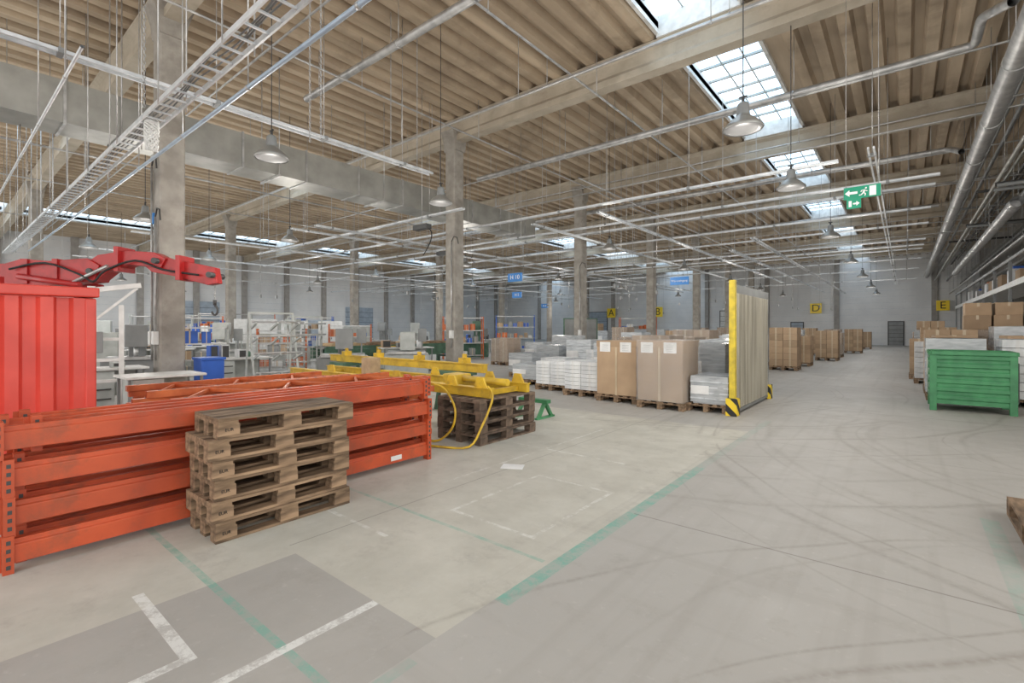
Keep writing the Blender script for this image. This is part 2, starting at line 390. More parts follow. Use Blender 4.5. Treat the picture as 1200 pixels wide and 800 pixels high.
def pipe(name,pts,r,m,label,cat,hang=True,axis=0,step=3.0,n=14,band=0):
    t=thing(name,label,cat,tuple(pts[0]))
    o=Vector(pts[0]); P=[Vector(p)-o for p in pts]
    Q=[P[0]]
    for i in range(1,len(P)-1):
        a=(P[i-1]-P[i]).normalized(); c=(P[i+1]-P[i]).normalized(); k=r*2.2
        for q in (0,.25,.5,.75,1):
            Q.append(P[i]+a*k*(1-q)**2+c*k*q**2)
    Q.append(P[-1])
    B().tube([tuple(q) for q in Q],r,n).obj('pipe_run',m,t)
    b=B(); h=B(); nb=False
    for i in range(len(P)-1):
        d=P[i+1]-P[i]; L=d.length
        if L<1.2 : continue
        dn=d.normalized()
        s=.6
        while s<L-.3:
            p=P[i]+dn*s; nb=True; wp=p+o
            b.cyl(tuple(p-dn*.02),tuple(p+dn*.02),r*1.05+.005,12)
            if hang and abs(dn.z)<.5: h.cyl(tuple(p+Vector((0,0,r))),(p.x,p.y,topz(wp.x,wp.y,wp.z)-o.z),.008,6)
            s+=band or step
    if nb:
        b.obj('pipe_clamp',M_galv,t)
        if h.v: h.obj('hanger_rod',M_galv,t)
    return t
pipe('spiral_duct',[(1.45,5,6.0),(1.45,54.5,6.0)],.17,M_galv,'round galvanised spiral air duct hung along the roof','duct',band=3,n=20)
pipe('spiral_duct',[(2.4,19,5.0),(2.4,40,4.9)],.15,M_galv,'shorter round galvanised duct over the storage side','duct',band=3,n=20)
pipe('ventilation_pipe',[(-11.5,12.2,6.7),(1.0,12.2,6.7),(1.0,11.2,6.7),(1.25,10.2,6.35)],.075,M_galv,'galvanised pipe crossing beneath the roof, bent into the duct','pipe')
pipe('ventilation_pipe',[(-24,18.8,6.7),(1.0,18.8,6.7),(1.2,17.8,6.3)],.075,M_galv,'galvanised pipe crossing beneath the roof, bent into the duct','pipe')
pipe('ventilation_pipe',[(-11.3,5.9,7.1),(.8,5.9,7.1)],.08,M_galv,'straight galvanised pipe close below roof ribs','pipe')
pipe('ventilation_pipe',[(-24,26.5,6.6),(1.1,26.5,6.6)],.075,M_galv,'straight galvanised pipe close below roof ribs','pipe')
for y,z in ((4.6,7.4),(8.3,6.6),(9.4,7.3),(13.6,7.2),(15.2,6.4),(16.9,7.2),(20.6,7.1),(22,6.4),(24.4,7.0),(28.2,5.7),(29.5,6.4),(31.5,7.0),(36,6.4),(38,7.0),(40,6.3),(45,6.5)):
    pipe('sprinkler_pipe',[(-40,y,z),(3.5,y,z)],.024,M_galv,'thin steel sprinkler pipe running across the hall','pipe',n=8,step=4.1)
for x,z in ((-9.4,6.9),(-5.6,7.0),(-7.2,5.8),(-15.2,7.0),(-17.2,6.2),(-20.2,5.8),(-24.8,7.0),(-33,7.0)):
    pipe('sprinkler_pipe',[(x,-2 if z>6 else 11.8,z),(x,52,z)],.024,M_galv,'thin steel sprinkler pipe running along the hall','pipe',n=8,step=3.8)
for i,(x,z,r) in enumerate(((2.9,4.4,.05),(3.1,4.6,.04),(3.35,4.3,.06),(3.6,5.2,.08),(3.9,5.6,.1),(4.2,6.2,.07),(2.2,6.9,.05),(3.0,6.8,.06),(3.8,7.15,.05),(2.0,5.6,.05),(2.75,5.5,.07),(3.25,6.0,.05),(4.4,4.8,.09),(2.5,6.3,.04),(2.1,7.25,.04),(3.4,7.2,.04))):
    pipe('supply_pipe',[(x,13,z),(x,54,z)],r,[M_galv,M_duct,M_grey,M_dark][i%4],'service pipe running beside the storage wall','pipe',n=10,step=4)
for i,(y,z) in enumerate(((16.6,5.0),(16.9,5.1),(17.2,5.02),(21,5.8),(24,5.2),(24.3,5.3),(28,6.6),(33,5.9))):
    pipe('supply_pipe',[(1.75,y,z),(4.7,y,z)],.045,[M_grey,M_dark][i%2],'dark service pipe branching to the side wall','pipe',n=10,step=1.5)

def ladder_tray(x0,x1,y,z,w,label):
    t=thing('cable_ladder',label,'cable tray',(x0,y,z))
    L=x1-x0
    for s in (0,w): B().box(0,L,s-.010,s+.010,0,.06).obj('side_rail',M_alu,t)
    n=0; i=L-.15
    far=B()
    while i>0:
        if n<60: B().box(i-.012,i+.012,.012,w-.012,.01,.03).obj('rung',M_alu,t)
        else: far.box(i-.012,i+.012,.012,w-.012,.01,.03)
        n+=1; i-=.28
    if far.v: far.obj('rung',M_alu,t)['kind']='stuff'
    b=B()
    for k in range(int(L/2)):
        xx=.9+k*2
        if xx<L-.2 and not (-12.8<x0+xx<-11.4):
            tz=topz(x0+xx,y)-z
            b.cyl((xx,-.03,-.04),(xx,-.03,tz),.008,6).cyl((xx,w+.03,-.04),(xx,w+.03,tz),.008,6)
    b.obj('hanger_rod',M_galv,t)
    b=B()
    for k in range(3):
        pts=[(L*q/60,w*.3+k*.04+.02*math.sin(q*1.3+k),.05+.01*math.sin(q+k)) for q in range(61)]; b.tube(pts,.010,6)
    b.obj('cable_strand',M_grey,t)
    return t
ladder_tray(-26,-2.6,1.85,4.3,.24,'white metal cable ladder with cables hung on rods')
pipe('cable_conduit',[(-24,2.34,4.25),(-2.5,2.34,4.25)],.026,M_bpipe,'bluish conduit pipe hung beside the cable ladder','conduit',n=8,step=2.2)
pipe('cable_conduit',[(-24,1.1,4.6),(-7,1.1,4.6)],.018,M_alu,'thin pale conduit pipe hung near the cable ladder','conduit',n=8,step=2.2)
def rail(p0,p1,label,step=3.6,gap=.09):
    p0=Vector(p0);p1=Vector(p1);d=(p1-p0);L=d.length; dn=d.normalized()
    t=thing('power_rail',label,'rail',tuple(p0),math.atan2(d.y,d.x),'overhead power rails')
    for s in (-gap/2,gap/2): B().box(0,L,s-.016,s+.016,0,.045).obj('rail_profile',M_alu,t)
    b=B(); c=B(); s=.5
    while s<L:
        wp=p0+dn*s
        b.cyl((s,0,.05),(s,0,topz(wp.x,wp.y)-p0.z),.007,6); c.box(s-.03,s+.03,-gap/2-.03,gap/2+.03,-.01,.055); s+=step
    b.obj('hanger_rod',M_galv,t); c.obj('rail_clamp',M_grey,t)
    return t
rail((-8.35,-3,5.0),(-8.35,7.3,5.0),'twin white power rail hung on thin chains',1.8,.14)
for x,y0,y1,z in ((-8.6,11.5,34,4.6),(-6.4,11.5,37,4.62),(-12.9,7,40,4.4),(-14.3,7,40,4.5),(-18.3,4,40,4.45),(-24,4,44,4.55),(-27.5,4,44,4.6),(-33.5,4,44,4.6),(-3.6,16,46,4.25),(-5.0,19,46,4.4),(-.5,11.5,48,4.95)):
    rail((x,y0,z),(x,y1,z),'pale twin power rail hung from long rods')
for y,x0,x1,z in ((9.3,-22,-9.3,4.75),(11.3,-26,-1.0,4.75),(14.0,-26,.6,4.85),(16.0,-20,.6,5.1),(18.7,-40,.6,5.05),(20.5,-30,.6,4.9),(23,-40,.6,4.75),(25.3,-40,.6,4.85),(27.6,-40,.6,5.0),(30,-40,.6,4.85),(35,-40,.6,4.85),(42,-40,.6,4.85)):
    rail((x0,y,z),(x1,y,z),'pale power rail crossing the hall on rods')
dc=None; rd=random.Random(11)
for i in range(46):
    x=rd.choice((-8.6,-6.4,-12.9,-14.3,-18.3,-24,-3.6,-5.0)); y=rd.uniform(12,36) if x>-9 else rd.uniform(7.5,36)
    if dc is None:
        dc=thing('drop_cable','thin cable with socket hanging from overhead rail','cable',(x+.1,y,0),0,'hanging drop cables')
        B().cyl((0,0,2.75),(0,0,ROOF),.006,5).obj('cable_line',M_galv,dc); B().box(-.03,.03,-.03,.03,2.63,2.75).obj('socket_box',M_grey,dc)
    else: dup(dc,(x+.1,y,0))
def cable_box(x,y,z,label):
    t=thing('power_drop_box',label,'electrical box',(x,y,z))
    B().box(-.28,.28,-.1,.1,0,.13).obj('housing',M_dark,t,bevel=.01)
    B().cyl((0,0,.13),(0,0,topz(x,y)-z),.008,6).obj('hanger_rod',M_galv,t)
    B().tube([(.2+.18*math.sin(q*.6),.02,-.35+.35*math.cos(q*.4)) for q in range(14)],.015,6).obj('cable_loop',M_rubber,t)
cable_box(-13.8,.7,4.4,'black power drop box with looped cable')
cable_box(-10.2,8.6,4.2,'black power drop box with looped cable')
cable_box(-13.6,12.5,4.3,'black power drop box with looped cable')
def chain(x,y,z0,z1,parent=None,name='hanging_chain'):
    b=B(); z=z0; k=0
    while z<z1:
        dx,dy=(.014,0) if k%2 else (0,.014)
        pts=[(dx*math.cos(a),dy*math.cos(a),z-z0+.028*math.sin(a)) for a in [2*math.pi*i/8 for i in range(9)]]
        b.tube(pts,.0045,5); z+=.045; k+=1
    o=b.obj(name,M_galv,parent,loc=(x,y,z0))
    if not parent: tag(o,'thin steel chain hanging from the roof','chain','hanging chains')
for x,y,z0 in ((-6.6,3.5,4.2),(-6.3,3.5,4.2),(-8.35,6.2,5.0),(-8.35,6.9,5.0),(-7.4,1.75,4.3)): chain(x,y,z0,ROOF+.01)
b=B()
for k in range(9):
    a=k*.7; b.tube([(.07*math.cos(a+q*.5)*math.sin(q/10*math.pi+.2),.07*math.sin(a+q*.7),-.42*q/10+.1*math.sin(q/10*math.pi)) for q in range(11)],.012,5)
o=b.obj('rope_bundle',M_white,loc=(-7.9,1.95,4.33)); tag(o,'knotted bundle of white rope hanging from the cable ladder','rope')

# ---------------------------------------------------------------- lamps
def make_lamp(loc):
    t=thing('high_bay_lamp','grey bell-shaped high bay lamp hanging on a cable','lamp',loc,0,'high bay lamps')
    s=.80
    def q(l): return [(a*s,c*s) for a,c in l]
    B().lathe(q([(.31,-.02),(.32,.0),(.31,.03),(.27,.07),(.20,.14),(.13,.19),(.11,.22)]),n=24).obj('reflector',M_lampg,t)
    B().lathe(q([(.001,-.05),(.12,-.045),(.22,-.03),(.30,-.012),(.305,.0)]),n=24).obj('lens',M_lens,t)
    B().lathe(q([(.001,.44),(.06,.44),(.09,.41),(.10,.32),(.11,.22),(.12,.20),(.001,.2)]),n=16).obj('ballast_housing',M_grey,t)
    B().cyl((0,0,.35),(0,0,.43),.02,8).cyl((-.05,0,.43),(.05,0,.43),.015,8).obj('hook',M_dark,t)
    B().cyl((0,0,.43),(0,0,topz(loc[0],loc[1])-loc[2]),.008,6).obj('cable',M_dark,t)
    L=bpy.data.lights.new('fill_light','POINT'); L.energy=95; L.shadow_soft_size=.25; L.color=(1,.95,.88)  # added fill light below an unlit lamp, brightens floor and roof
    o=bpy.data.objects.new('fill_light',L); COL.objects.link(o); o.parent=t; o.location=(0,0,-.75)
    return t
lamps={}
def put_lamp(x,y):
    key=round(topz(x,y),2)
    if key in lamps: dup(lamps[key],(x,y,4.22))
    else: lamps[key]=make_lamp((x,y,4.22))
for x,y in [(-1.7,7.05),(-1.7,10.6),(-1.7,17),(-1.7,24),(-1.7,31),(-1.7,39),(-1.7,47),
    (-7.8,3.5),(-7.8,7.1),(-7.8,14.8),(-7.8,22),(-7.8,29.5),(-7.8,37),(-7.8,45),
    (-14.7,3.5),(-14.7,7.15),(-14.7,14.8),(-14.7,22),(-14.7,29.5),(-14.7,40),
    (-21.2,3.5),(-21.2,7.1),(-21.2,14.8),(-21.2,22),(-21.2,32),(-27,7.1),(-27,14.8),(-27,24),(-34,7),(-34,18),(-34,30),(-41,12),(-41,26),(-27,40)]:
    put_lamp(x,y)

# ---------------------------------------------------------------- signs
def exit_sign(loc):
    t=thing('exit_sign','green emergency exit sign with arrow and running figure','sign',loc)
    B().box(-.25,.25,-.015,.015,0,.2).obj('sign_panel',M_sgreen,t)
    b=B(); f=-.018
    b.prism([(-.235,.10),(-.17,.155),(-.17,.12),(-.06,.12),(-.06,.08),(-.17,.08),(-.17,.045)],'y',f,f+.002)
    b.obj('arrow_symbol',M_sgl,t)
    B().box(.10,.19,f,f+.002,.02,.18).obj('door_symbol',M_sgl,t)
    b=B()
    def ln(p,q,w): b.seg((p[0],f,p[1]),(q[0],f,q[1]),.004,w)
    ln((.04,.13),(.02,.085),.03);ln((.02,.085),(.05,.06),.016);ln((.05,.06),(.04,.03),.014);ln((.02,.085),(-.01,.05),.016);ln((-.01,.05),(-.04,.05),.014)
    ln((.04,.125),(.075,.10),.012);ln((.04,.13),(.0,.125),.012);ln((.0,.125),(-.015,.10),.012)
    b.cyl((.055,f-.002,.155),(.055,f+.002,.155),.014,12)
    b.obj('running_figure',M_sgl,t)
    tz=topz(loc[0],loc[1])-loc[2]
    B().cyl((-.22,0,.2),(-.22,0,tz),.005,6).cyl((.22,0,.2),(.22,0,tz),.005,6).obj('hanger_rod',M_galv,t)
    o=-.12
    B().box(o-.09,o+.11,-.015,.015,-.16,0).obj('lower_panel',M_sgreen,t)
    B().prism([(o+.09,-.08),(o+.045,-.04),(o+.045,-.068),(o,-.068),(o,-.094),(o+.045,-.094),(o+.045,-.12)],'y',f,f+.002).obj('lower_arrow',M_sgl,t)
    B().box(o-.06,o-.02,f,f+.002,-.13,-.03).obj('lower_door_symbol',M_sgl,t)
exit_sign((-.55,9.9,3.68))
def hang_sign(x,y,z,w,h,s,m,mt,size,label):
    t=thing('hanging_sign',label,'sign',(x,y,z))
    B().box(-w/2,w/2,-.015,.015,-h/2,h/2).obj('sign_panel',m,t)
    text(s,size,mt,t,(0,-.02,0))
    tz=topz(x,y)-z
    B().cyl((-w/2+.05,0,h/2),(-w/2+.05,0,tz),.006,6).cyl((w/2-.05,0,h/2),(w/2-.05,0,tz),.006,6).obj('hanger_rod',M_galv,t)
hang_sign(-10.0,12.4,3.2,.6,.28,'H 10',M_sblue,M_sgl,.2,'blue hanging sign with white lettering')
hang_sign(-6.2,17.0,3.2,.66,.28,'Wareneingang',M_sblue,M_sgl,.1,'bright blue hanging sign with white lettering')
hang_sign(-16.0,20,3.3,.65,.32,'H 5',M_sblue,M_sgl,.2,'blue hanging sign with white lettering')
hang_sign(-22.0,31,3.3,.65,.32,'H 6',M_sblue,M_sgl,.2,'blue hanging sign with white lettering')
for x,s,q in ((-28.3,'A',1.15),(-22.3,'B',1.15),(-6.6,'D',.95),(2.5,'E',.85)):
    hang_sign(x,54.2,3.45,q,q,s,M_syel,M_black,q,'square yellow zone sign with black letter '+s)
t=thing('column_sign','small blue plate fixed to concrete column','sign',(-11.0,2.77,3.6)); B().box(-.2,-.04,-.02,0.02,-.1,.1).obj('sign_panel',M_sblue,t)

# ---------------------------------------------------------------- pallets
def make_pallet(loc,dx,dy,m,label,group,rot=0):
    t=thing('wooden_pallet',label,'pallet',loc,rot,group)
    b=B(); n=5
    for i in range(n):
        w=.13 if i%2==0 else .09; x=(dx-w)*i/(n-1); b.box(x,x+w,0,dy,.122,.144)
    b.obj('top_boards',m,t,bevel=.003)
    b=B()
    for y in (0,(dy-.13)/2,dy-.13): b.box(0,dx,y,y+.13,.100,.122)
    b.obj('cross_boards',m,t)
    b=B()
    for x in (0,(dx-.10)/2,dx-.10): b.box(x,x+.10,0,dy,0,.022)
    b.obj('bottom_boards',m,t,bevel=.003)
    bl=None
    for x in (0,(dx-.10)/2,dx-.10):
        for y in (0,(dy-.14)/2,dy-.14):
            if bl is None: bl=B().box(0,.10,0,.14,.022,.100).obj('block',m,t,loc=(x,y,0))
            else:
                c=bl.copy(); COL.objects.link(c); c.location=(x,y,0)
    return t
G='stacked pallets beside the orange beams'
P1=make_pallet((-4.2,1.28,0),.5,1.04,M_wood,'worn brown wooden pallet in a stack beside orange rack beams',G)
st=[P1]
for k in range(1,6): st.append(dup(P1,(-4.19+R(-.03,.03),1.28+R(-.04,.04),.145*k),R(-.03,.03)))
for k,o in enumerate(st):
    text('EUR',.032,M_black,o,(.501,.07,.061),(math.pi/2,0,math.pi/2),'stamped_mark')
P2=make_pallet((-4.98,4.48,0),.8,1.18,M_wood2,'dark weathered wooden pallet in a stack under a yellow steel frame','dark pallets under the yellow frame')
for k in range(1,4): dup(P2,(-4.98+R(-.03,.03),4.48+R(-.03,.03),.145*k),R(-.02,.02))
for k in range(4): dup(P2,(-9.4,4.5,.145*k),R(-.015,.015))
make_pallet((.64,4.35,0),.8,1.2,M_wood,'single empty wooden pallet lying on the concrete floor',None)

# ---------------------------------------------------------------- rack beams
def make_beam(loc,L,m):
    t=thing('rack_beam','orange painted steel pallet rack beam in a stack','rack beam',loc,0,'stacked orange rack beams')
    poly=[(-.03,.055),(.025,.055),(.025,.165),(.008,.172),(.008,.20),(-.03,.20)]
    B().prism(poly,'y',.04,L-.04).obj('beam_profile',m,t,bevel=.004)
    for y in (0,L-.05):
        c=B().box(-.035,.045,y,y+.05,0,.232,0)
        for z in (.04,.09,.14,.19): c.box(.045,.047,y+.015,y+.035,z-.01,z+.015,1)
        c.box(-.035,-.025,y-.03 if y==0 else y+.05,y if y==0 else y+.08,.0,.22,0)
        c.obj('end_connector',[m,M_dark],t)
    return t
b0=make_beam((-4.27,.3,0),3.4,M_orange)
for c in range(4):
    for k in range(4):
        if c==0 and k==0: continue
        dup(b0,(-4.27-c*.17+R(-.006,.006),.3+R(-.07,.06)+(.1 if c%2 else 0),k*.2335),R(-.004,.004))
o=B().box(-.002,.0,0,.14,0,.05).obj('paper_label',M_paper,loc=(-4.238,3.15,.085)); tag(o,'white barcode label stuck on orange rack beam','label')
def make_frame(loc,rot,L=2.9,w=.9,m=None):
    m=m or M_orange2
    t=thing('rack_upright_frame','bright orange rack upright frame lying flat in a pile','rack frame',loc,rot,'pile of orange rack frames')
    for x in (0,w-.08):
        c=B().box(x,x+.08,0,L,0,.07,0)
        y=.1
        while y<L-.1: c.box(x+.025,x+.055,y,y+.03,.07,.0712,1); y+=.12
        c.obj('upright_post',[m,M_dark],t)
    n=6
    for i in range(n):
        y=.1+(L-.2)*i/n; y2=.1+(L-.2)*(i+1)/n
        b=B()
        b.seg((.06,y,.035),(w-.06,y2,.035),.03,.03) if i%2 else b.seg((w-.06,y,.035),(.06,y2,.035),.03,.03)
        b.obj('diagonal_brace',m,t)
    return t
f0=make_frame((-6.0,1.35,0),0)
for k in range(1,12): dup(f0,(-6.0+R(-.05,.06),1.35+R(-.1,.2),k*.0722),R(-.04,.04))
f1=make_frame((-7.5,1.7,0),0,2.6,.9)
for k in range(1,11): dup(f1,(-7.5+R(-.05,.05),1.7+R(-.12,.12),k*.0722),R(-.04,.04))

# ---------------------------------------------------------------- yellow lifting frame
t=thing('lifting_frame','long low yellow steel lifting frame resting on pallets','steel frame',(-9.6,4.55,.585))
for y in (.16,.96):
    B().box(0,5.4,y-.035,y+.035,0,.12).obj('main_beam',M_yel,t,bevel=.006)
    B().box(0,5.4,y-.06,y+.06,.12,.132).obj('top_flange',M_yel,t)
for x in (.6,2.4,4.0,5.2):
    B().box(x-.04,x+.04,.19,.93,.01,.08).obj('cross_member',M_yel,t)
for y in (.16,.96):
    for x in (1.4,3.3,4.55,5.1): B().prism([(x,.132),(x+.05,.26),(x+.16,.26),(x+.22,.132)],'y',y-.015,y+.015).obj('bracket',M_yel,t)
B().cyl((4.3,.56,.17),(5.35,.56,.17),.05,12).obj('spindle_tube',M_yel,t); B().box(4.2,4.5,.4,.72,.08,.24).obj('gear_housing',M_yel,t,bevel=.02)
t=thing('steel_girder','long yellow steel girder lying on green trestles','girder',(-10.9,6.35,.72),-.02)
B().box(0,5.2,-.05,.05,0,.14).obj('girder_web',M_yel,t,bevel=.006); B().box(0,5.2,-.08,.08,.14,.155).obj('girder_flange',M_yel,t)
for x in (.6,1.9,3.3,4.6): B().box(x,x+.14,-.09,.09,.155,.25).box(x+.03,x+.11,-.02,.02,.25,.32).obj('clamp_block',M_yel,t)
for x in (-10.2,-6.5):
    b=B().box(-.3,.3,-.25,.25,.64,.72)
    for sx in(-1,1):
        for sy in(-1,1): b.seg((sx*.28,sy*.24,0),(sx*.2,sy*.18,.64),.06,.06)
    o=b.obj('steel_trestle',M_dgreen,loc=(x,6.3,0)); tag(o,'dark green steel trestle carrying yellow girder','trestle')
t=thing('green_trestle','small green steel trestle standing on the floor','trestle',(-4.9,6.6,0))
B().box(-.3,.3,-.06,.06,.25,.31).obj('top_bar',M_green,t)
for x in (-.22,.22):
    B().seg((x,-.2,0),(x,0,.27),.05,.05).seg((x,.2,0),(x,0,.27),.05,.05).box(x-.03,x+.03,-.25,.25,0,.03).obj('leg_frame',M_green,t)
o=B().box(-.12,.12,-.1,.1,0,.3).obj('wooden_block',M_woodl,loc=(-6.9,4.72,.718)); tag(o,'light wooden block standing on yellow frame','wooden block')
pts=[(-4.9,4.35,.75),(-4.75,4.36,.72),(-4.6,4.36,.60),(-4.5,4.35,.42),(-4.55,4.33,.2),(-4.75,4.28,.03),(-5.0,4.2,.02),(-4.85,4.05,.02),(-4.5,4.1,.02),(-4.2,4.3,.03),(-4.13,4.44,.25),(-4.12,4.6,.5),(-4.15,4.68,.64),(-4.25,4.7,.74)]
o=B().tube(smooth(pts),.015,8).obj('yellow_hose',M_yel); tag(o,'yellow hose looped over the dark pallet stack','hose')

# ---------------------------------------------------------------- red container
def corr(p0,p1,pitch,depth,nrm):
    p0=Vector(p0);p1=Vector(p1);L=(p1-p0).length;d=(p1-p0)/L;n=Vector(nrm);out=[]
    cnt=int(L/pitch)
    pt=L/cnt
    for i in range(cnt):
        for q,e in ((0,0),(.38,0),(.5,1),(.88,1)): 
            out.append(tuple(p0+d*(i*pt+q*pt)+n*depth*e))
    out.append(tuple(p1)); return out
t=thing('steel_container','red corrugated steel skip container with flat rim','container',(-7.6,-1.2,0))
W,D=1.7,2.17; H=1.88
for nm,b in (('side_panel',B().sheet(corr((W,0),(W,D),.2,.045,(1,0)),'z',.15,H-.1)),('side_panel',B().sheet(corr((0,D),(W,D),.2,.045,(0,1)),'z',.15,H-.1)),
    ('side_panel',B().sheet([(0,0),(0,D)],'z',.15,H-.1)),('side_panel',B().sheet([(0,0),(W,0)],'z',.15,H-.1)),('container_floor',B().box(0,W,0,D,.12,.16))):
    b.obj(nm,M_red,t)
B().box(W-.05,W+.08,-.05,D+.07,H-.09,H).box(-.08,.05,-.05,D+.07,H-.09,H).box(-.05,W+.05,D-.05,D+.07,H-.09,H).box(-.05,W+.05,-.08,.05,H-.09,H).box(W-.02,W+.06,D-.03,D+.05,.1,H-.1).box(W-.02,W+.06,-.03,.06,.1,H-.1).obj('rim_frame',M_red,t,bevel=.012)
B().box(.2,.32,.1,D-.1,0,.12).box(W-.3,W-.18,.1,D-.1,0,.12).obj('skid',M_dark,t)
t2=thing('plastic_sheet','pinkish plastic sheet heaped inside the red container','plastic sheet',(-6.8,-.4,0))
b=B(); nn=8; b._p()
for i in range(nn+1):
    for j in range(nn+1): b.v.append((-.7+1.4*i/nn,-.7+1.5*j/nn,1.82+.05*math.sin(i*.9)*math.cos(j*1.1)+.12*math.sin(math.pi*i/nn)))
for i in range(nn):
    for j in range(nn): q=i*(nn+1)+j; b._f((q,q+nn+1,q+nn+2,q+1),0,True)
b.obj('sheet',mat('pink_plastic',(.75,.25,.2),rough=.4),t2)

# ---------------------------------------------------------------- red loader crane
a39=math.radians(39)
t=thing('loader_crane','folded red hydraulic loader crane with hook and black hoses','crane',(-12.2,.9,0),a39)
def pz(y): return 1.5+(385-y)/66
def pxx(x): return x/66
def poly(pts): return [(pxx(x),pz(y)) for x,y in pts]
B().prism(poly([(-40,312),(10,311),(28,306),(60,308),(104,305),(118,313),(112,331),(60,336),(-40,338)]),'y',-.16,.16).obj('inner_boom',M_crane,t,bevel=.01)
B().prism(poly([(102,309),(114,301),(146,296),(178,298),(192,305),(186,316),(150,312),(126,320),(112,331),(102,326)]),'y',-.12,.12).obj('main_boom',M_crane,t,bevel=.008)
B().prism(poly([(150,301),(176,301),(232,312),(246,315),(249,333),(238,335),(200,325),(174,320)]),'y',-.08,.08).obj('outer_boom',M_crane,t,bevel=.008)
for x0,x1 in ((30,38),(66,72),(136,141),(206,211)):
    yy=320 if x0<100 else (306 if x0<200 else 316)
    B().box(pxx(x0),pxx(x1),-.19,.19,pz(yy+14),pz(yy-14)).obj('reinforcing_band',M_crane,t)
B().cyl((pxx(30),-.22,pz(326)),(pxx(100),-.22,pz(336)),.05,12).cyl((pxx(30),.22,pz(326)),(pxx(100),.22,pz(336)),.05,12).obj('hydraulic_cylinder',M_crane,t)
B().cyl((pxx(90),-.22,pz(334)),(pxx(130),-.2,pz(314)),.028,10).obj('piston_rod',M_galv,t)
for x,y in ((108,320),(182,308),(244,324)): B().cyl((pxx(x),-.2,pz(y)),(pxx(x),.2,pz(y)),.05,12).obj('pivot_pin',M_dark,t)
B().tube(smooth([(pxx(20),-.22,pz(318)),(pxx(60),-.22,pz(311)),(pxx(100),-.23,pz(324)),(pxx(115),-.22,pz(332)),(pxx(128),-.22,pz(320)),(pxx(160),-.18,pz(308)),(pxx(190),-.15,pz(318)),(pxx(230),-.13,pz(324))]),.018,6).obj('hydraulic_hose',M_rubber,t)
chain(pxx(243),0,pz(354),pz(335),t,'hook_chain'); 
B().cyl((pxx(243),0,pz(352)),(pxx(243),0,pz(358)),.03,8).tube([(pxx(243)+.05*math.sin(q*.5),0,pz(364)+.08*math.cos(q*.5)) for q in range(10)],.018,8).obj('hook',M_dark,t)
B().cyl((pxx(5),0,.9),(pxx(5),0,pz(326)),.18,16).obj('slewing_column',M_crane,t)
B().box(-.7,.7,-.5,.4,.25,.9).obj('base',M_dark,t,bevel=.02)
for x in (-.45,.45):
    for y in (-.4,.3): B().cyl((x,y-.1,.25),(x,y+.1,.25),.25,16).obj('wheel',M_rubber,t)

# ---------------------------------------------------------------- left working area
def desk(loc,rot,w,d,h,label):
    t=thing('work_desk',label,'desk',loc,rot)
    B().box(0,w,0,d,h-.04,h).obj('desktop',M_white,t,bevel=.008)
    for x in (.04,w-.08):
        B().box(x,x+.04,.05,.09,0,h-.04).box(x,x+.04,d-.09,d-.05,0,h-.04).box(x,x+.04,.05,d-.05,0,.04).obj('leg',M_grey,t)
    B().box(.1,.5,.05,d-.1,.12,h-.05,0).obj('drawer_unit',M_pale,t,bevel=.005)
    for z in (.25,.42,.58): B().box(.15,.45,.03,.05,z,z+.02).obj('handle',M_dark,t)
    B().box(.5,w-.08,d-.1,d-.08,.25,h-.05).obj('back_panel',M_pale,t)
    return t
def clutter(x,y,z,rot,w,d,seed):
    r=random.Random(seed); i=0; px=.05
    mw=Matrix.Translation((x,y,z))@Matrix.Rotation(rot,4,'Z')
    while px<w-.3:
        ww=r.uniform(.14,.3); hh=r.uniform(.08,.32); k=r.choice((0,1,2)); m=r.choice((M_grey,M_pale,M_orange2,M_blue,M_card,M_dark,M_cwhite,M_dgreen))
        b=B()
        if k==0: b.box(0,ww,0,.25,0,hh).box(.02,ww-.02,-.01,0,.02,hh-.02,1); nm,lb,ct='tool_case','small tool case standing on a workbench','tool case'
        elif k==1: b.lathe([(.001,0),(ww*.4,0),(ww*.4,hh*.8),(ww*.2,hh),(.001,hh)],c=(ww/2,.15,0),n=12); nm,lb,ct='canister','small canister standing on a workbench','canister'
        else: b.prism([(0,0),(.28,0),(.28,.08),(.12,hh+.05),(.02,hh+.05)],'x',0,ww); nm,lb,ct='bench_device','small bench device with sloping front','device'
        o=b.obj(nm,[m,M_dark],loc=mw@Vector((px,r.uniform(.1,max(.12,d-.4)),0)),rot=rot); tag(o,lb,ct)
        px+=ww+r.uniform(.05,.25)
desk((-9.2,1.95,0),math.pi/2,1.1,.8,.75,'light grey steel work desk beside concrete column')
desk((-10.85,1.65,0),math.pi/2,1.0,.7,.80,'white work desk with steel drawer unit')
desk((-12.6,4.3,0),math.pi/2,1.4,.8,.78,'white work desk behind blue bin')
clutter(-10.85,1.65,.80,math.pi/2,1.0,.7,5); clutter(-12.6,4.3,.78,math.pi/2,1.4,.8,8)
t=thing('waste_bin','blue plastic waste bin with open top','bin',(-10.45,3.5,0))
B().prism([(-.18,0),(.18,0),(.22,.92),(-.22,.92)],'y',-.2,.2).obj('bin_body',M_blue,t,bevel=.02)
B().box(-.24,.24,-.22,.22,.90,.95).obj('rim',M_blue,t,bevel=.01)
t=thing('hoist_stand','white painted steel hoist stand with cantilever arm','stand',(-10.4,1.75,0),1.35)
B().box(-.05,.05,-.05,.05,.06,2.2).obj('mast',M_white,t)
B().box(.35,.42,-.05,.05,.06,1.9).obj('mast',M_white,t)
B().seg((-.2,0,2.1),(.65,0,2.25),.07,.08).seg((0,0,1.6),(.6,0,2.2),.04,.04).obj('arm',M_white,t)
B().box(-.35,.7,-.22,-.16,0,.06).box(-.35,.7,.16,.22,0,.06).box(-.05,.05,-.2,.2,.0,.07).box(.35,.42,-.2,.2,.0,.07).obj('base_frame',M_white,t)
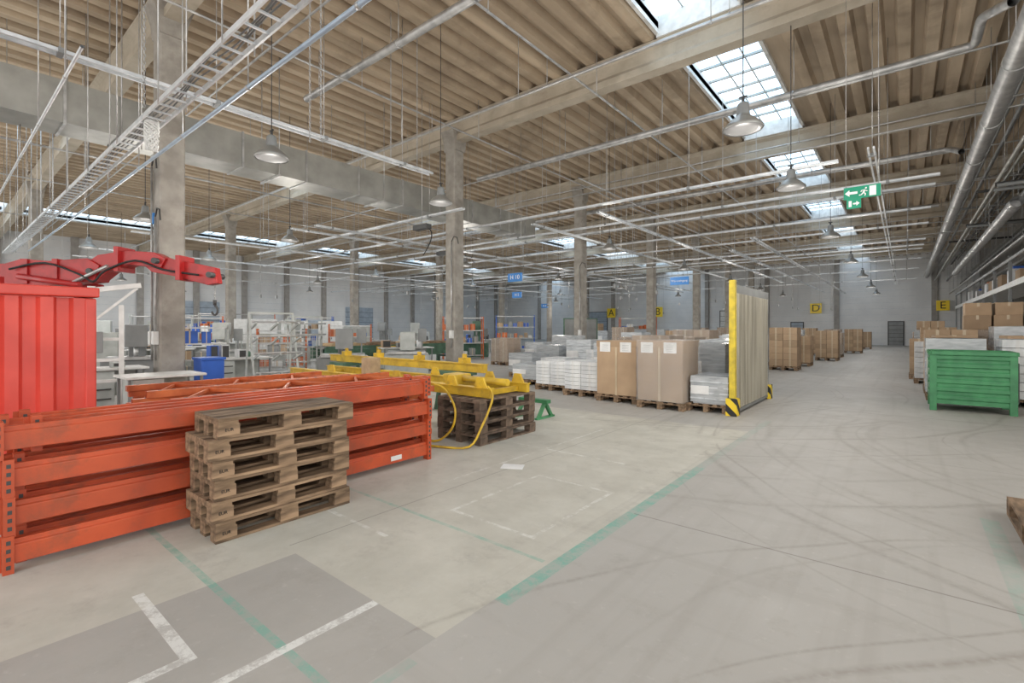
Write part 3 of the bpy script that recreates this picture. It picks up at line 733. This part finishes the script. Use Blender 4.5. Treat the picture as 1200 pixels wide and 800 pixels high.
for z in (.6,.95,1.3): B().box(-.03,.42,-.04,.04,z,z+.05).obj('cross_bar',M_white,t)
B().box(-.15,.15,-.15,-.05,1.1,1.45).obj('control_box',M_grey,t,bevel=.01)
def trolley(loc,rot):
    t=thing('shelf_trolley','grey tubular trolley with tilted shelf arms','trolley',loc,rot)
    for x in (0,.9):
        B().seg((x,-.1,.12),(x,.35,1.85),.035,.035).seg((x,.6,.12),(x,.37,1.85),.035,.035).obj('side_frame',M_pale,t)
    B().box(-.02,.92,-.13,-.07,.1,.15).box(-.02,.92,.57,.63,.1,.15).box(-.02,.03,-.1,.6,.1,.15).box(.87,.92,-.1,.6,.1,.15).box(0,.9,.33,.37,1.82,1.86).obj('base_frame',M_pale,t)
    for z in (.45,.85,1.2,1.5):
        o_=-.1+(z-.12)*.24
        for xx in (.0,.42,.86): B().seg((xx+.02,o_-.34,z+.12),(xx+.02,o_+.15,z-.03),.03,.04).obj('support_arm',M_pale,t)
        B().cyl((-.05,o_-.3,z+.14),(1.0,o_-.3,z+.14),.02,8).obj('carried_tube',M_galv,t)
    for x in (0,.9):
        for y in (-.1,.6): B().cyl((x-.02,y,.06),(x+.02,y,.06),.06,12).obj('caster',M_rubber,t)
trolley((-10.5,4.35,0),1.45); trolley((-13.3,6.4,0),1.1)
t=thing('roller_conveyor','long dark green roller conveyor machine with timber top','machine',(-16,8.5,0))
B().box(0,.06,0,6.2,.45,.9).obj('side_frame',M_dgreen,t)
B().box(.94,1.0,0,6.2,.45,.9).obj('side_frame',M_dgreen,t)
y=.15
while y<6.1: B().cyl((.06,y,.84),(.94,y,.84),.05,10).obj('roller',M_galv,t); y+=.16
for y in (.2,2.0,4.0,5.8): B().box(0,.1,y,y+.15,0,.45).box(.9,1.0,y,y+.15,0,.45).box(.1,.9,y,y+.1,.3,.38).obj('leg',M_dgreen,t)
B().box(.9,1.25,.8,1.6,.2,.8).obj('motor_housing',M_dgreen,t,bevel=.03)
B().box(1.0,1.03,2.0,3.0,.6,.85).obj('cover_plate',M_yel,t)
for i,(x,y) in enumerate([(-15.9,8.8),(-15.9,10.3),(-15.85,11.8),(-15.9,13.2)]):
    o=B().box(0,.75,0,1.3,0,.05).box(.05,.7,.05,1.2,.05,.1).obj('timber_board',M_wood if i%2 else M_woodl,loc=(x,y,.895)); tag(o,'stacked brown boards lying on roller conveyor','boards')

def machine(loc,rot,m,label,h=1.9):
    t=thing('machine_tool',label,'machine',loc,rot)
    B().box(0,1.3,0,.8,0,.75).obj('machine_base',m,t,bevel=.03)
    B().box(.1,1.2,-.1,.7,.75,.82).obj('work_table',M_galv,t)
    B().box(.5,.85,.5,.8,.75,h-.1).obj('machine_column',m,t,bevel=.02)
    B().prism([(.0,h-.55),(.75,h-.4),(.75,h),(.1,h)],'x',.45,.9).obj('machine_head',m,t,bevel=.02)
    B().cyl((.67,.15,h-.5),(.67,.15,h-.85),.05,10).obj('spindle',M_galv,t)
    B().box(1.0,1.25,.5,.7,1.1,1.5).box(1.1,1.14,.58,.62,.75,1.1).obj('control_panel',M_grey,t)
def shelf(loc,rot,m,label,w=1.6,h=2.0,n=4):
    t=thing('shelf_rack',label,'shelf',loc,rot)
    for x in (0,w-.05):
        for y in (0,.55): B().box(x,x+.05,y,y+.05,0,h).obj('upright_post',m,t)
    for i in range(n):
        z=.15+(h-.25)*i/(n-1); B().box(0,w,0,.6,z,z+.04).obj('shelf_board',M_galv,t)
    for i in range(n-1):
        z=.19+(h-.25)*i/(n-1); x=.08
        while x<w-.4:
            ww=R(.2,.4); hh=R(.15,.35)
            o=B().box(x,x+ww,.08,.5,0,hh).box(x+ww*.45,x+ww*.55,.079,.501,0,hh+.001,1).obj('storage_box',[random.choice([M_card,M_blue,M_grey,M_orange2,M_cwhite]),M_tape],loc=(0,0,0))
            mw=Matrix.Translation(loc)@Matrix.Rotation(rot,4,'Z')
            o.location=mw@Vector((0,0,z)); o.rotation_euler=(0,0,rot); tag(o,'small storage box standing on a shelf','box','storage boxes on shelves')
            x+=ww+R(.03,.12)
def cabinet(loc,rot,m,label,w=1.2,h=1.9):
    t=thing('tool_cabinet',label,'cabinet',loc,rot)
    B().box(0,w,0,.5,.06,h).obj('cabinet_body',m,t,bevel=.01)
    for i in (0,1):
        d=B().box(i*w/2+.01,(i+1)*w/2-.01,-.02,0,.08,h-.02).obj('cabinet_door',m,t)
        B().box(w/2-.08+i*.12,w/2-.05+i*.12,-.04,-.02,h/2,h/2+.15).obj('handle',M_dark,d)
    B().box(.02,w-.02,.02,.48,0,.06).obj('plinth',M_dark,t)
def cage(loc,rot,label):
    t=thing('wire_mesh_cage',label,'cage',loc,rot); w,h=1.8,1.3
    b=B()
    for x in (0,w):
        for y in (0,.9): b.box(x-.02,x+.02,y-.02,y+.02,0,h)
    for z in (.1,h-.03):
        for y in (0,.9): b.box(0,w,y-.015,y+.015,z,z+.03)
        for x in (0,w): b.box(x-.015,x+.015,0,.9,z,z+.03)
    b.obj('cage_frame',M_pale,t)
    b=B(); 
    for y in (0,.9):
        for i in range(1,14): b.box(w*i/14-.004,w*i/14+.004,y-.004,y+.004,.1,h)
        for i in range(1,9): b.box(0,w,y-.004,y+.004,.1+(h-.1)*i/9-.004,.1+(h-.1)*i/9+.004)
    b.obj('wire_mesh',M_galv,t)
    B().box(0,w,0,.9,.08,.1).obj('cage_floor',M_grey,t)
machine((-20,9,0),.8,M_pale,'pale grey drilling machine with control panel')
machine((-25,17,0),.8,M_grey,'grey machine tool with control panel')
machine((-18,18,0),.7,M_dgreen,'green milling machine with control panel')
machine((-33,16,0),.8,M_blue,'blue machine tool on concrete floor',2.2)
machine((-31,7,0),1.1,M_pale,'pale grey machine tool on concrete floor')
machine((-17.3,5.4,0),1.1,M_pale,'pale grey machine tool near columns',1.7)
machine((-11.9,6.5,0),1.0,M_grey,'dark grey machine tool near columns',1.5)
machine((-14.6,2.6,0),1.3,M_grey,'grey machine tool near columns',1.6)
machine((-22.5,3.4,0),1.3,M_pale,'pale grey machine tool near columns',1.8)
machine((-11.9,8.6,0),.9,M_pale,'pale grey machine tool near columns',1.4)
machine((-19.6,15.2,0),.9,M_pale,'pale grey machine tool near columns',1.8)
shelf((-22,6.2,0),1.2,M_orange2,'orange shelf rack filled with boxes')
shelf((-17.4,16.0,0),.9,M_orange2,'orange shelf rack filled with boxes',2,2.1)
shelf((-27,13,0),.9,M_blue,'blue shelf rack filled with boxes',2.4,2.2)
shelf((-15.4,4.4,0),1.3,M_pale,'grey shelf rack with small boxes',1.2,1.6)
shelf((-21,24,0),.7,M_blue,'blue shelf rack filled with boxes',2.6,2.4)
shelf((-34,10,0),1.2,M_pale,'grey shelf rack with storage boxes',2.6,2.4)
shelf((-13.5,27,0),.6,M_orange2,'orange shelf rack filled with boxes',2.2,2.2)
shelf((-30,9.5,0),1.1,M_pale,'grey shelf rack with storage boxes',2.6,2.4)
shelf((-37,14,0),1.1,M_orange2,'orange shelf rack filled with boxes',2.6,2.6)
shelf((-19.2,11.0,0),1.0,M_orange2,'orange shelf rack filled with boxes',1.8,1.7)
shelf((-25,5.4,0),1.2,M_pale,'grey shelf rack with storage boxes',2.2,2.1)
shelf((-17.2,7.2,0),1.1,M_orange2,'orange shelf rack filled with boxes',1.6,1.5)
cabinet((-23.5,11.0,0),1.1,M_white,'tall white double-door tool cabinet')
cabinet((-24,13.2,0),1.1,M_white,'tall white double-door tool cabinet')
cabinet((-20.6,12.6,0),1.1,M_pale,'pale grey double-door tool cabinet',1.2,1.6)
cabinet((-30,13.2,0),1.2,M_pale,'grey double-door tool cabinet')
cabinet((-17,2.2,0),1.3,M_pale,'pale grey double-door tool cabinet',1.2,1.4)
cabinet((-38,20,0),1.0,M_door,'blue-grey double-door tool cabinet',2.0,2.2)
cabinet((-26.5,10,0),1.1,M_white,'tall white double-door tool cabinet',2.0,2.0)
cage((-15.2,6.4,0),1.2,'grey wire mesh transport cage')
cage((-19.4,7.4,0),1.0,'grey wire mesh transport cage')
cage((-27,21,0),.8,'grey wire mesh transport cage')
for i,l in enumerate(((-13.6,9.8,0),(-21.5,16.6,0),(-24.5,8.0,0),(-29,18,0),(-18.6,3.9,0),(-20,20.5,0),(-20.6,5.4,0))):
    desk(l,1.2,1.8,.8,.85,'workbench with pale top and steel drawers'); clutter(l[0],l[1],.85,1.2,1.8,.8,20+i)
t=thing('partition_panel','dark framed partition panel standing on the floor','partition',(-15.0,23.0,0),.9)
B().box(0,.06,0,.06,0,2.1).box(2.0,2.06,0,.06,0,2.1).box(0,2.06,0,.06,2.05,2.1).obj('partition_frame',M_dgreen,t)
B().box(.06,2.0,.02,.04,.2,2.05).obj('partition_sheet',M_grey,t)

# ---------------------------------------------------------------- goods on pallets
PG='pallets carrying packed goods'
pal=make_pallet((-5.0,8.9,0),.9,.9,M_wood,'wooden pallet carrying packed goods',PG)
def put_pallet(x,y): return dup(pal,(x,y,0))
def wrap_shell(t,w,d,h,m,z0=0,name='stretch_film',j_=.012):
    b=B(); b._p(); n=8; m_=6
    per=[]
    for i in range(n): per.append((w*i/n,0))
    for i in range(n): per.append((w,d*i/n))
    for i in range(n): per.append((w-w*i/n,d))
    for i in range(n): per.append((0,d-d*i/n))
    K=len(per)
    for j in range(m_+1):
        for (x,y) in per:
            e=.010+j_*random.random(); cx=x-w/2; cy=y-d/2; s=1+e/(w/2)
            b.v.append((w/2+cx*s,d/2+cy*s,z0+(h-z0)*j/m_))
    for j in range(m_):
        for i in range(K):
            k=(i+1)%K; b._f((j*K+i,j*K+k,(j+1)*K+k,(j+1)*K+i),0,False)
    b.v.append((w/2,d/2,h+.012)); c=len(b.v)-1
    for i in range(K): b._f((m_*K+i,m_*K+(i+1)%K,c),0,False)
    b.obj(name,m,t)
def big_carton(loc,w,d,h,label,film=False):
    t=thing('large_carton',label,'carton',loc,0)
    B().box(0,w,0,d,0,h).obj('carton_body',M_card,t,bevel=.01)
    B().box(-.006,w+.006,-.006,d+.006,h-.12,h+.006).obj('carton_lid',M_card,t)
    for x in (w*.22,w*.74):
        l=B().box(x-.12,x+.12,-.010,-.007,h-.22,h-.02).obj('paper_label',M_paper,t)
        b=B()
        for i in range(4): b.box(x-.07,x+.07,-.0115,-.010,h-.19+i*.035,h-.185+i*.035)
        b.obj('printed_lines',M_grey,l)
    B().box(w*.5-.02,w*.5+.02,-.008,-.006,0,h-.12).obj('tape_strip',M_tape,t)
    if film: wrap_shell(t,w+.01,d+.01,h+.02,M_film)
    return t
def carton_stack(loc,w,d,h,nx,ny,nz,m,film,label,cat='carton stack'):
    t=thing('carton_stack',label,cat,loc,0,'packed goods on pallets')
    cx,cy,cz=w/nx,d/ny,h/nz; p=None
    for k in range(nz):
        for i in range(nx):
            for j in range(ny):
                if p is None:
                    p=B().box(.006,cx-.006,.006,cy-.006,.003,cz-.003,0).box(cx*.44,cx*.56,.0045,cy-.0045,.002,cz-.0015,1).obj('carton',[m,M_tape if m is M_card else M_paper],t,loc=(i*cx,j*cy,k*cz))
                else:
                    q=p.copy(); COL.objects.link(q); q.location=(i*cx,j*cy,k*cz)
    if film: wrap_shell(t,w,d,h,film)
    return t
def solid_wrapped(loc,w,d,h,label):
    t=thing('wrapped_load',label,'wrapped goods',loc,0,'packed goods on pallets')
    B().box(.02,w-.02,.02,d-.02,0,h-.01).obj('packed_cartons',M_cwhite,t)
    B().box(-.004,w*.5,-.03,-.012,h*.35,h*.65).obj('paper_label',M_paper,t)
    wrap_shell(t,w,d,h,M_filmw,.03,j_=.008)
    b=B()
    for i in range(1,5):
        z=h*i/5; b.box(-.022,w+.022,-.022,d+.022,z-.012,z+.012)
    b.obj('film_ridge',M_filmw,t)
    return t
Zp=.146
big_carton((-4.99,8.92,Zp),.88,.86,1.10,'large brown cardboard carton with white labels on pallet')
put_pallet(-3.98,8.65); big_carton((-3.97,8.67,Zp),.86,.86,1.12,'large brown cardboard carton wrapped in clear film on pallet',True)
protos={}
protos['low']=solid_wrapped((-3.02,8.9,Zp),.62,.85,.5,'low pile of film-wrapped white goods beside the curtain frame')
dup(pal,(-3.13,8.88,0)).scale=(.8,1,1)
protos['white']=carton_stack((-5.98,9.2,Zp),.86,.86,.62,2,2,7,M_cwhite,None,'stack of white cartons on pallet'); put_pallet(-6.0,9.18)
protos['brown']=carton_stack((-3.85,19.6,Zp),.9,.9,1.4,2,2,6,M_card,None,'stack of brown cardboard cartons on pallet'); put_pallet(-3.85,19.6)
protos['wrapped']=solid_wrapped((-6.0,10.6,Zp),.88,.88,1.0,'load wrapped in cloudy grey film on pallet'); put_pallet(-6.0,10.6)
protos['bwrap']=carton_stack((-4.9,10.4,Zp),.88,.88,1.2,2,2,4,M_card,M_film,'stack of brown cartons wrapped in clear film on pallet'); put_pallet(-4.9,10.4)
def put(kind,x,y,s=1.0):
    put_pallet(x,y); o=dup(protos[kind],(x+.01,y+.01,Zp)); o.scale=(1,1,s); return o
for k,x,y,s in [('wrapped',-3.7,10.2,1.05),('wrapped',-3.65,11.3,1.1),('white',-7.1,9.6,.9),('white',-7.2,10.9,.8),('wrapped',-8.3,10.2,.4),('white',-8.4,11.6,.8),('wrapped',-9.6,11.6,.6),('white',-7.2,12.2,1.2),('wrapped',-6.0,12.0,.9),
    ('bwrap',-4.9,12.0,.95),('wrapped',-3.8,12.5,1.1),('wrapped',-3.8,13.6,1.2),('bwrap',-5.0,13.5,1.1),('wrapped',-6.2,13.6,1.1),('wrapped',-9.7,13.2,.8),('wrapped',-8.5,13.2,1.0),('bwrap',-7.3,14.4,.9),
    ('wrapped',-10.3,15,1.1),('white',-9.0,15.2,1.5),('wrapped',-12.2,15.8,.8),('bwrap',-13.4,15,.8),('brown',-12.6,19,.7),('wrapped',-9.2,18.5,1.2),('bwrap',-6.6,17.4,1.1),('wrapped',-5.4,17.5,1.1),
    ('wrapped',-7.9,22,1.3),('brown',-9.3,23.5,.9),('bwrap',-12.2,23.4,1.2),('wrapped',-5.2,21.2,1.1),
    ('brown',-3.8,22.2,.75),('wrapped',-4.6,25.5,1.1),('brown',-3.3,26.8,.9),('bwrap',-3.4,30.2,.95),('brown',-4.5,31.4,.7),('brown',-2.9,36.0,.95),('bwrap',-4.0,36.4,1.1),('wrapped',-5.6,33,1.3),('brown',-2.8,44,.8),('brown',-6,42,1.0),
    ('wrapped',-14,33,1.3),('brown',-16,31,1.0),('bwrap',-10,34.5,1.2),('wrapped',-19,34,1.2),('wrapped',-9,36,1.2),('brown',-22,38,1.3),('bwrap',-14,42,1.2),('wrapped',-17,28,1.2)]:
    put(k,x,y,s)
for k,x,y,s in [('wrapped',.35,13.3,1.15),('white',1.45,13.2,1.85),('white',2.5,13.3,1.8),('brown',.1,18.6,.75),('bwrap',1.1,16.0,1.1),('bwrap',2.2,16.0,1.1),('brown',3.3,16,1.05),('white',.2,17.2,1.6),('brown',.4,21.0,1.0),('brown',1.5,19.2,1.3),('brown',.35,14.7,.95),('wrapped',1.5,14.6,1.4),
    ('wrapped',.3,24,1.3),('brown',.4,27,1.2),('bwrap',.3,30,1.0),('brown',.5,34,1.2),('brown',.6,39,.9),('brown',.7,46,1.2),('brown',1.7,22,1.4),('bwrap',1.8,25.5,1.5)]:
    put(k,x,y,s)
def loose(x,y,z,w,d,h,rot=0,m=None):
    t=thing('cardboard_box','closed cardboard box lying on packed goods','box',(x,y,z),rot,'loose cardboard boxes')
    B().box(0,w,0,d,0,h).obj('box_body',m or M_card,t,bevel=.006); B().box(w*.45,w*.55,-.001,d+.001,h*.7,h+.001).obj('tape',M_tape,t)
for k in range(4):
    loose(1.12+k*.52,16.05,Zp+1.2*1.1+.015,.48,.6,.34,R(-.04,.04)); loose(1.15+k*.52,16.1,Zp+1.2*1.1+.357,.46,.55,.30,R(-.04,.04))
loose(.5,13.4,Zp+1.15+.015,.6,.5,.05,.1); loose(1.55,13.3,Zp+.62*1.85+.01,.5,.4,.06,.2); loose(2.6,13.4,Zp+.62*1.8+.01,.6,.5,.25,.1)
t=thing('storage_rack','long grey storage rack with pale steel ledge by the wall','rack',(3.0,17.5,0))
for y in range(0,33,4):
    B().box(0,.09,y,y+.09,0,4.2).obj('upright_post',M_grey,t); B().box(1.5,1.59,y,y+.09,0,4.2).obj('upright_post',M_grey,t)
B().box(-.02,.04,0,32,3.0,3.2).box(0,1.6,0,32,3.1,3.14).obj('ledge_deck',M_white,t)
B().box(-.02,.04,0,32,4.0,4.1).obj('rack_beam_bar',M_galv,t)
for i in range(16):
    y=17.9+i*1.8+R(0,.3); h=R(.45,.7)
    loose(3.15+R(0,.2),y,3.145,1.0,1.0+R(-.1,.2),h,0,[M_card,M_cwhite,M_card,M_galv][i%4])
    if i%2: loose(3.3,y+.1,3.15+h,.7,.7,.1,0,[M_orange2,M_cwhite,M_blue][i%3])

# ---------------------------------------------------------------- green bin
t=thing('steel_stillage','green ribbed solid-sided steel stillage bin on legs','bin',(.38,11.8,0))
W,D,z0,z1=1.1,.95,.16,1.03
n=6; hh=(z1-z0)/n
prof=[]
for i in range(n):
    z=z0+i*hh; prof+=[(0,z),(0,z+hh*.3),(-.018,z+hh*.45),(-.018,z+hh*.85)]
prof.append((0,z1))
tail=[(.03,z1),(.03,z0)]; tail2=[(D-.03,z1),(D-.03,z0)]; tail3=[(W-.03,z1),(W-.03,z0)]
B().prism(prof+tail,'x',.05,W-.05).obj('front_panel',M_green,t)
B().prism([(D-a,c) for a,c in prof]+tail2,'x',.05,W-.05).obj('rear_panel',M_green,t)
B().prism(prof+tail,'y',.05,D-.05).obj('side_panel',M_green,t)
B().prism([(W-a,c) for a,c in prof]+tail3,'y',.05,D-.05).obj('side_panel',M_green,t)
for x in (0,W-.06):
    for y in (0,D-.06): B().box(x-.02,x+.08,y-.02,y+.08,0,z1+.05).obj('corner_post',M_green,t,bevel=.006)
B().box(0,W,-.04,.02,z1-.01,z1+.06).box(0,W,D-.02,D+.04,z1-.01,z1+.06).box(-.04,.02,0,D,z1-.01,z1+.06).box(W-.02,W+.04,0,D,z1-.01,z1+.06).obj('top_rim',M_green,t,bevel=.008)
B().box(0,W,0,D,z0-.03,z0).obj('bin_floor',M_green,t)
B().box(W+.03,W+.05,.1,.2,.2,.9).obj('latch',M_dark,t)
# ---------------------------------------------------------------- curtain
t=thing('strip_curtain_wall','free-standing yellow framed wall of ribbed translucent plastic strips','partition',(-2.3,8.8,0))
line=[]; L=2.65; n=26
for i in range(n+1):
    for q,e in ((0,-1),(.18,1),(.5,1),(.68,-1)):
        y=.16+(L-.2)*(i+q)/(n+1); line.append((.045*e,y))
B().sheet(line,'z',.10,2.12).obj('plastic_strips',M_curt,t).modifiers.new('thick','SOLIDIFY').thickness=.004
B().box(-.05,.05,0,.1,0,2.34).obj('yellow_post',M_yel2,t,bevel=.005)
B().box(-.02,.02,.1,.14,0,2.3).obj('inner_post',M_dark,t)
B().box(-.03,.03,L,L+.06,0,2.27).obj('rear_post',M_grey,t,bevel=.005)
B().box(-.03,.03,.1,L,2.12,2.27).obj('top_rail',M_grey,t)
B().box(-.04,.04,.1,L,.04,.09).obj('bottom_rail',M_grey,t)
B().box(-.09,.09,-.06,.16,0,.30).obj('base_guard',M_haz,t,bevel=.005)
B().box(-.09,.09,L-.05,L+.16,0,.30).obj('base_guard',M_haz,t,bevel=.005)

o=B().box(-.12,.12,-.09,.09,0,.002).obj('paper_sheet',M_paper,loc=(-3.3,4.05,.001),rot=.5); tag(o,'white sheet of paper lying on the floor','paper')

# ---------------------------------------------------------------- light
w=bpy.data.worlds.new('World'); SC.world=w; w.use_nodes=True
w.node_tree.nodes['Background'].inputs[0].default_value=(1,.98,.945,1); w.node_tree.nodes['Background'].inputs[1].default_value=2.0

cam=bpy.data.cameras.new('Camera'); cam.lens=16.89; cam.sensor_width=36; cam.shift_y=-.0125; cam.clip_end=300
co=bpy.data.objects.new('Camera',cam); COL.objects.link(co); co.location=(0,0,1.5); co.rotation_euler=(math.pi/2,0,math.radians(39.25)); SC.camera=co
SC.view_settings.view_transform='Standard'; SC.view_settings.exposure=0.18
